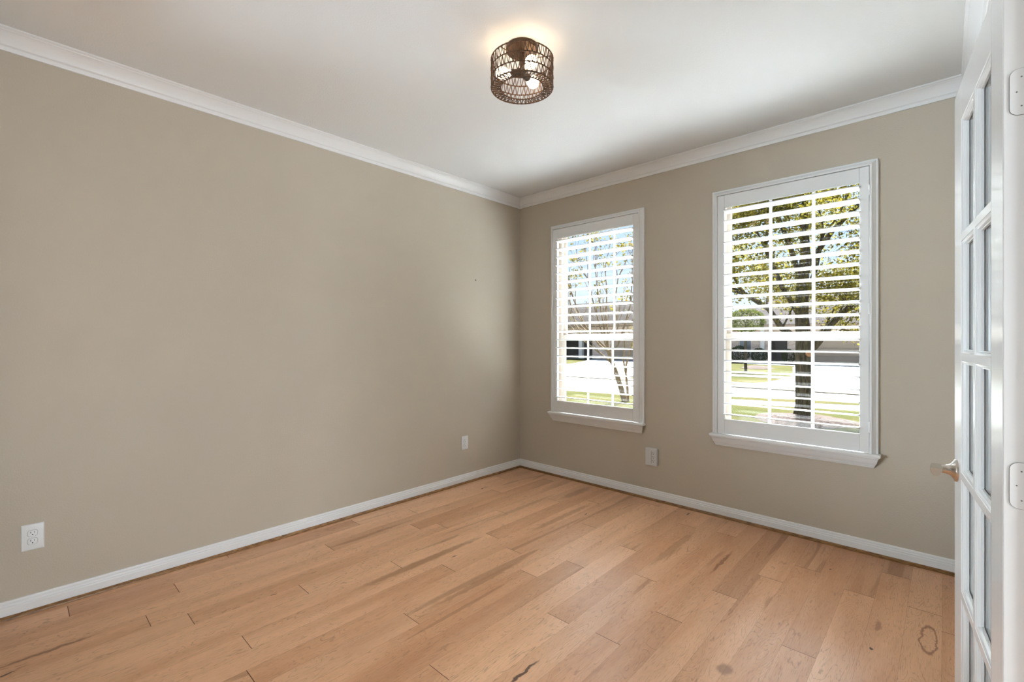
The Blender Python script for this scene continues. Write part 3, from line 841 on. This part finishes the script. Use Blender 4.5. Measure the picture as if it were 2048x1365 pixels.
# across the street
patch('far_lawn', [(-50, 13.7), (-6, 14.35), (25, 15.3), (25, 33), (-50, 33)], ZG - 0.012, M_grass)
patch('driveway', [(-2.6, 14.50), (-1.9, 16.5), (-1.85, 18.3), (-1.95, 21.0), (-3.6, 28.8), (-3.9, 33.4), (4.2, 33.4), (4.0, 15.0), (4.6, 14.7)], ZG + 0.005, M_concrete)
patch('far_sidewalk', [(-8.2, 18.9), (-1.95, 19.0), (-1.98, 20.3), (-8.9, 20.2)], ZG + 0.005, M_concrete)
patch('front_walk', [(-7.2, 31.2), (-3.85, 30.4), (-3.9, 31.7), (-7.2, 32.5)], ZG + 0.005, M_concrete)
patch('driveway_far_left', [(-13.0, 13.90), (-14.0, 17.0), (-16.2, 24.0), (-19.0, 30.4), (-12.4, 30.4), (-9.6, 20.5), (-8.6, 18.6), (-6.6, 14.30)], ZG + 0.005, M_concrete)

def mound(name, label, loc, rx, ry, h, m):
    c = MB(); rings = []
    random.seed(hash(name) % 7 + 3)
    for j in range(7):
        t = j / 6
        rings.append([(rx * (1 - t) * (1 + .06 * math.sin(3 * a)) * math.cos(a), ry * (1 - t) * math.sin(a), h * (1 - (1 - t) ** 2) + random.uniform(-.01, .01)) for a in [2 * PI * i / 26 for i in range(26)]])
    c.sweep(rings, True, False)
    o = c.build(name, m, None, smooth=60)
    o.location = loc
    return tag(o, label, 'mulch bed', kind='stuff')
TX, TY = 0.95, 8.15
mound('mulch_bed', 'low mulch mound around the foot of the leafy tree trunk', (TX + 0.12, TY - 0.55, ZG), 0.95, 1.0, 0.06, M_mulch)
mound('mulch_bed', 'brown mulch mound on the lawn across the street', (-4.9, 26.2, ZG), 0.9, 0.9, 0.16, M_mulch)

# ------------------------------------------------------------------ outside: trees and shrubs
def leaf(mb, p, size, rng, col):
    d = Vector((rng.gauss(0, 1), rng.gauss(0, 1), rng.gauss(0, 1)))
    if d.length < 1e-3: return
    d.normalize()
    s = d.orthogonal().normalized()
    s.rotate(Matrix.Rotation(rng.uniform(0, 6.28), 3, d))
    n = d.cross(s)
    L = size * rng.uniform(0.7, 1.25); Wd = L * 0.28
    mb.ccur = (col, rng.random(), 0, 1)
    a = p - s * L * .5; b = p + s * L * .5; m_ = p + n * Wd * 0.2
    mb.add([a, m_ + d.cross(s) * 0 + n * 0 + d * Wd, b, m_ - d * Wd], [(0, 1, 2), (0, 2, 3)])

def grow(mb, p, d, length, rad, depth, rng, tips, spread=0.6, seg=4, up=0.12):
    pts = [p.copy()]; rads = [rad]
    q = p.copy(); dd = d.copy()
    for i in range(seg):
        dd = (dd + Vector((rng.gauss(0, .14), rng.gauss(0, .14), rng.gauss(0, .10) + up * .4))).normalized()
        q = q + dd * (length / seg)
        pts.append(q.copy()); rads.append(rad * (1 - 0.45 * (i + 1) / seg))
    mb.tube(pts, rads, 7 if rad > 0.03 else 5)
    if depth == 0:
        tips.append((q.copy(), dd.copy())); tips.append((pts[-2].copy(), dd.copy()))
        return
    for _ in range(rng.choice((2, 3))):
        e = (dd + Vector((rng.gauss(0, spread), rng.gauss(0, spread), rng.gauss(0, spread * .6) + up))).normalized()
        grow(mb, q, e, length * rng.uniform(.62, .82), rads[-1] * .72, depth - 1, rng, tips, spread, seg, up)
    if depth >= 2:
        mid = pts[len(pts) // 2]
        e = (dd + Vector((rng.gauss(0, spread), rng.gauss(0, spread), up))).normalized()
        grow(mb, mid, e, length * .6, rads[len(pts) // 2] * .6, depth - 1, rng, tips, spread, seg, up)

sv = Vector((0.7316, 0.6818, 0))      # across the view, used only to lean branches
fv = Vector((-0.6818, 0.7316, 0))
rng = random.Random(21)
tree = thing('oak_tree', 'leafy tree with thick dark trunk on the lawn outside the window nearer the door', 'tree', (TX, TY, ZG))
c = MB()
tr_pts = [(0, 0), (0.02, 0.25), (0.01, 0.7), (0.0, 1.2), (0.01, 1.7), (-0.03, 2.2), (-0.02, 2.8), (0.05, 3.5), (0.02, 4.3), (0.08, 5.2)]
tr_r = [0.20, 0.165, 0.155, 0.152, 0.150, 0.13, 0.12, 0.10, 0.075, 0.045]
c.tube([sv * s + Vector((0, 0, z)) for s, z in tr_pts], tr_r, 16)
trunk = c.build('trunk', M_bark, tree, smooth=60)
tips = []
limbs = [[(0.06, 1.30), (0.22, 1.62), (0.35, 1.98), (0.60, 2.35), (1.0, 2.8)], [(0.20, 1.60), (0.50, 1.90), (0.95, 2.30), (1.5, 2.75)], [(-0.05, 1.65), (-0.40, 1.92), (-0.62, 2.35), (-1.1, 2.7)],
         [(-0.02, 2.1), (-0.5, 2.8), (-0.9, 3.6)], [(0.0, 2.4), (0.4, 3.2), (0.7, 4.0)], [(0.02, 2.7), (-0.3, 3.7), (-0.7, 4.6)], [(0.04, 3.2), (0.5, 4.0), (1.1, 4.7)]]
for li, lb in enumerate(limbs):
    c = MB()
    fz = rng.uniform(-0.35, 0.35)
    pts = [sv * s + fv * fz * i * 0.8 + Vector((0, 0, z)) for i, (s, z) in enumerate(lb)]
    n = len(pts)
    r0 = 0.075 if li < 3 else 0.06
    c.tube(pts, [r0 * (1 - 0.5 * i / n) for i in range(n)], 9)
    d = (pts[-1] - pts[-2]).normalized()
    for _ in range(3):
        e = (d + Vector((rng.gauss(0, .5), rng.gauss(0, .5), rng.gauss(0, .3) + .1))).normalized()
        grow(c, pts[-1], e, 0.8, r0 * .45, 2, rng, tips, 0.55)
    for i in range(1, n - 1):
        e = (d + Vector((rng.gauss(0, .8), rng.gauss(0, .8), rng.gauss(0, .3)))).normalized()
        grow(c, pts[i], e, 0.6, r0 * .35, 1, rng, tips, 0.6)
    c.build('branch', M_bark, tree, smooth=60)
c = MB(); c.lathe([(0, 0.012), (0.05, 0.012), (0.072, 0.002), (0.085, -0.02)], sv * 0.035 - fv * 0.147 + Vector((0, 0, 1.37)), -fv, 20, False)
sc = c.build('pruning_scar', M_scar, trunk, smooth=40); sc['label'] = 'round orange brown pruning scar'
c = MB()
blobs = [(Vector(t[0]), 0.22) for t in tips]
for _ in range(190):
    a = rng.uniform(0, 2 * PI); u = rng.uniform(-1, 1); r = rng.uniform(0.55, 1.0)
    s = math.sqrt(1 - u * u)
    p = Vector((2.9 * r * s * math.cos(a), 2.9 * r * s * math.sin(a), 4.35 + 2.35 * r * u))
    if p.z < 2.15 + 0.30 * abs(p.x): p.z += 0.9
    blobs.append((p, 0.30))
for p, sg in blobs:
    tone = rng.uniform(-.2, .25)
    for _ in range(120):
        q = p + Vector((rng.gauss(0, sg), rng.gauss(0, sg), rng.gauss(0, sg * .7)))
        leaf(c, q, 0.066, rng, max(0, min(1, rng.random() * .9 + tone)))
o = c.build('foliage', M_oakleaf, tree, attr=True); o['kind'] = 'stuff'

# bare-branched multi-stem tree outside the window nearer the corner
rng = random.Random(8)
BX, BY = -3.1, 7.6
cm = thing('crape_myrtle_tree', 'slender multi-stem tree with bare pale branches and few yellow leaves, left window view', 'tree', (BX, BY, ZG))
K = 0.0134
def st(px, py, dz=0.0): return sv * ((px - 1243) * K) + fv * dz + Vector((0, 0, 1.31 + (680.4 - py) * K - ZG))
c = MB()
stem_base = [st(1245, 805), st(1238, 775, .05), st(1230, 750, .05), st(1220, 725, 0), st(1211, 700, -.05)]
c.tube(stem_base, [0.078, 0.072, 0.066, 0.058, 0.048], 10)
c.build('trunk', M_cbark, cm, smooth=60)
c = MB()
c.tube([st(1254, 806, .1), st(1252, 775, .1), st(1250, 748, .15), st(1252, 730, .2), st(1260, 705, .25), st(1268, 680, .3), st(1275, 640, .3)], [0.04, 0.036, 0.034, 0.03, 0.027, 0.022, 0.012], 8)
c.tube([st(1250, 748, .15), st(1244, 720, .1), st(1247, 690, .1), st(1243, 655, .1)], [0.03, 0.025, 0.02, 0.012], 8)
c.build('trunk', M_cbark, cm, smooth=60)
tips = []
fan = [([(1211, 700), (1200, 672), (1190, 640), (1178, 600), (1168, 560)], -.2), ([(1211, 700), (1206, 670), (1200, 630), (1192, 580), (1188, 535)], .1), ([(1212, 702), (1213, 670), (1210, 630), (1214, 585), (1212, 540)], .3),
       ([(1214, 706), (1222, 680), (1228, 640), (1226, 600), (1232, 555)], 0), ([(1216, 712), (1230, 690), (1242, 650), (1250, 615), (1252, 575)], -.3), ([(1220, 728), (1196, 707), (1172, 690), (1154, 668), (1142, 640)], -.15),
       ([(1213, 702), (1192, 680), (1170, 655), (1152, 620), (1140, 580)], .2), ([(1214, 705), (1196, 690), (1180, 668), (1163, 640)], .35)]
for pl, dz in fan:
    c = MB()
    n = len(pl)
    pts = [st(x, y, dz * i / n * 1.6) for i, (x, y) in enumerate(pl)]
    c.tube(pts, [0.026 * (1 - .55 * i / n) for i in range(n)], 7)
    for i in range(1, n):
        d = (pts[i] - pts[i - 1]).normalized()
        for _ in range(1 if i < n - 1 else 3):
            e = (d + Vector((rng.gauss(0, .35), rng.gauss(0, .35), rng.gauss(0, .15) + .3))).normalized()
            grow(c, pts[i], e, rng.uniform(.5, .9), 0.012, 1, rng, tips, 0.4, 4, 0.25)
    c.build('branch', M_cbark, cm, smooth=60)
c = MB()
for p, d in tips:
    if p.z < 2.2 and rng.random() < .75: continue
    if p.z < 3.2 and rng.random() < .5: continue
    if rng.random() < .35: continue
    tone = rng.choice((0.2, 0.4, 0.5, 0.75))
    for _ in range(9):
        q = p + Vector((rng.gauss(0, .08), rng.gauss(0, .08), rng.gauss(0, .07)))
        leaf(c, q, 0.085, rng, max(0, min(1, tone + rng.uniform(-.25, .25))))
for px, py in ((1150, 505), (1162, 500), (1172, 503), (1156, 522), (1147, 520), (1168, 520), (1150, 540), (1160, 545), (1185, 482), (1205, 497), (1225, 495), (1196, 480), (1178, 470), (1258, 470), (1192, 588), (1262, 655), (1255, 690)):
    p0 = st(px, py, rng.uniform(-.3, .3)); tone = rng.choice((0.35, 0.5, 0.6))
    for _ in range(16):
        q = p0 + Vector((rng.gauss(0, .07), rng.gauss(0, .07), rng.gauss(0, .06)))
        leaf(c, q, 0.066, rng, max(0, min(1, tone + rng.uniform(-.3, .3))))
o = c.build('foliage', M_craleaf, cm, attr=True); o['kind'] = 'stuff'

def shrub(name, label, cat, loc, rx, ry, h, m, n, seed, size=0.08, lift=0.0, group=None):
    r = random.Random(seed)
    root = thing(name, label, cat, loc, 0, group)
    c = MB()
    for _ in range(n):
        a = r.uniform(0, 2 * PI); u = r.uniform(-1, 1); k = r.uniform(.72, 1.0) ** .7
        s = math.sqrt(1 - u * u); bump = 1 + .12 * math.sin(5 * a + seed) * s
        p = Vector((rx * k * s * math.cos(a) * bump, ry * k * s * math.sin(a) * bump, lift + h * .5 + h * .5 * k * u))
        leaf(c, p, size, r, r.random())
    o = c.build('foliage', m, root, attr=True); o['kind'] = 'stuff'
    c = MB()
    for i in range(4):
        a = i * 1.57 + .4
        c.tube([(0.05 * math.cos(a), 0.05 * math.sin(a), -0.02), (0.03 * math.cos(a) + (0 if lift else rx * .3 * math.cos(a)), ry * (.05 if lift else .3) * math.sin(a), lift + h * .25), (rx * .55 * math.cos(a), ry * .55 * math.sin(a), lift + h * .7)], [.03, .02, .01], 6)
    c.build('stem', M_bark, root, smooth=60)
    return root
shrub('small_tree', 'small pale green tree with thin stems on the lawn across the street', 'tree', (-4.45, 22.6, ZG), 1.0, 0.85, 1.25, M_yaupleaf, 3600, 4, 0.085, 2.05)
shrub('clipped_shrub', 'bright green clipped shrub beside the tree trunk and garage door', 'shrub', (-4.75, 33.1, ZG), 0.42, 0.35, 1.05, M_yaupleaf, 2600, 5, 0.06)
shrub('hedge_shrub', 'dark green shrub by the far brick wall, left of the pair', 'shrub', (-7.95, 33.1, ZG), 0.68, 0.5, 1.25, M_shrubleaf, 3200, 6, 0.07)
shrub('hedge_shrub', 'dark green shrub by the far brick wall, next to the dark entry', 'shrub', (-6.62, 33.05, ZG), 0.55, 0.5, 1.1, M_shrubleaf, 2800, 7, 0.07)

# ------------------------------------------------------------------ outside: houses across the street
def hip_roof(mb, x0, x1, y0, y1, ze, zr, ov=0.5, th=0.16):
    a, b, cc, d = x0 - ov, x1 + ov, y0 - ov, y1 + ov
    ym = (cc + d) / 2; run = (d - cc) / 2
    e = [(a, cc, ze), (b, cc, ze), (b, d, ze), (a, d, ze)]
    rdg = [(a + run, ym, zr), (b - run, ym, zr)]
    lo = [(x, y, z - th) for x, y, z in e]
    mb.add(e + rdg + lo, [(0, 1, 5, 4), (1, 2, 5), (2, 3, 4, 5), (3, 0, 4), (0, 6, 7, 1), (1, 7, 8, 2), (2, 8, 9, 3), (3, 9, 6, 0), (9, 8, 7, 6)])

hA = thing('house', 'brick house across the street with wide taupe garage door, behind the leafy tree', 'house', (-3.0, 34.0, ZG))
class LA(MB):
    def build(s, *a, **k):
        s.v = [(x + 3.0, y - 34.0, z - ZG) for x, y, z in s.v]; return MB.build(s, *a, **k)
EZ = 2.20
c = LA(); wall_with_holes(c, 'x', -10.4, 5.0, 34.0, 34.25, [(-3.75, 1.2, ZG, 1.85), (-6.1, -5.03, ZG, 1.75), (-8.3, -7.4, 0.35, 1.55)], ZG - 0.1, EZ)
c.box((-10.4, 34.25, ZG - .1), (-10.2, 44, EZ)); c.box((4.8, 34.25, ZG - .1), (5.0, 44, EZ)); c.box((-10.4, 43.8, ZG - .1), (5.0, 44, EZ))
c.build('wall', M_brick, hA)
c = LA()
for i in range(4):
    z = ZG + 0.01 + i * 0.54
    c.box((-3.75, 34.12, z), (1.2, 34.17, z + 0.525))
    for q in range(4):
        xx = -3.62 + q * 1.235
        c.box((xx, 34.10, z + 0.09), (xx + 1.0, 34.12, z + 0.435))
c.build('garage_door', M_garage, hA)
c = LA(); c.box((-6.1, 35.1, ZG), (-5.03, 35.2, 1.75)); c.box((-6.1, 34.25, ZG), (-6.05, 35.1, 1.75)); c.box((-5.08, 34.25, ZG), (-5.03, 35.1, 1.75))
c.build('entry_recess', M_entrydark, hA)
c = LA(); c.box((-6.72, 33.72, ZG), (-6.45, 33.98, EZ)); c.build('porch_post', M_homeframe, hA)
c = LA(); c.box((-8.3, 34.1, 0.35), (-7.4, 34.16, 1.55)); wv = c.build('window', M_homeframe, hA)
c = LA(); c.box((-8.24, 34.09, 0.42), (-7.88, 34.1, 1.48)); c.box((-7.82, 34.09, 0.42), (-7.46, 34.1, 1.48)); c.build('pane', M_homeglass, wv)
c = LA(); c.box((-10.4, 33.96, EZ - 0.13), (5.0, 34.0, EZ + 0.02)); c.build('brick_course', M_course, hA)
c = LA(); c.box((-10.95, 33.44, EZ + 0.02), (5.55, 33.50, EZ + 0.20)); c.build('fascia', M_fascia, hA)
c = LA(); hip_roof(c, -10.4, 5.0, 34.0, 44.0, EZ + 0.22, 5.3, 0.5); c.build('roof', M_roof, hA)

hB = thing('house', 'house across the street with hip roof and dark shaded front, behind the bare-branched tree', 'house', (-18.0, 31.0, ZG))
class LB(MB):
    def build(s, *a, **k):
        s.v = [(x + 18.0, y - 31.0, z - ZG) for x, y, z in s.v]; return MB.build(s, *a, **k)
EB = 2.45
c = LB(); wall_with_holes(c, 'x', -30.0, -12.0, 31.0, 31.25, [(-17.6, -12.9, ZG, 1.75), (-23.5, -19.4, ZG, 1.8)], ZG - .1, EB)
c.box((-30.0, 31.25, ZG - .1), (-29.8, 41, EB)); c.box((-12.2, 31.25, ZG - .1), (-12.0, 41, EB)); c.box((-30.0, 40.8, ZG - .1), (-12.0, 41, EB))
c.build('wall', M_brick, hB)
c = LB()
for i in range(4):
    z = ZG + 0.01 + i * 0.522
    c.box((-17.6, 31.12, z), (-12.9, 31.17, z + 0.508))
    for q in range(4):
        xx = -17.48 + q * 1.165
        c.box((xx, 31.10, z + 0.09), (xx + .95, 31.12, z + 0.42))
c.build('garage_door', M_garage, hB)
c = LB(); c.box((-23.5, 33.0, ZG), (-19.4, 33.1, 1.8)); c.box((-23.5, 31.25, ZG), (-23.4, 33.0, 1.8)); c.box((-19.5, 31.25, ZG), (-19.4, 33.0, 1.8)); c.box((-23.5, 31.25, 1.75), (-19.4, 33.0, 1.8))
c.build('entry_recess', M_entrydark, hB)
c = LB(); c.box((-20.85, 31.0, ZG), (-20.5, 31.35, 1.8)); c.build('porch_post', M_homeframe, hB)
c = LB(); c.box((-30.5, 30.44, EB + .02), (-11.5, 30.5, EB + .20)); c.build('fascia', M_fascia, hB)
c = LB(); hip_roof(c, -30.0, -12.0, 31.0, 41.0, EB + .22, 5.0, .5); c.build('roof', M_roofdark, hB)
c = LB(); hip_roof(c, -23.0, -17.0, 38.5, 47.0, 4.2, 6.1, .4); c.build('roof', M_roofdark, hB)
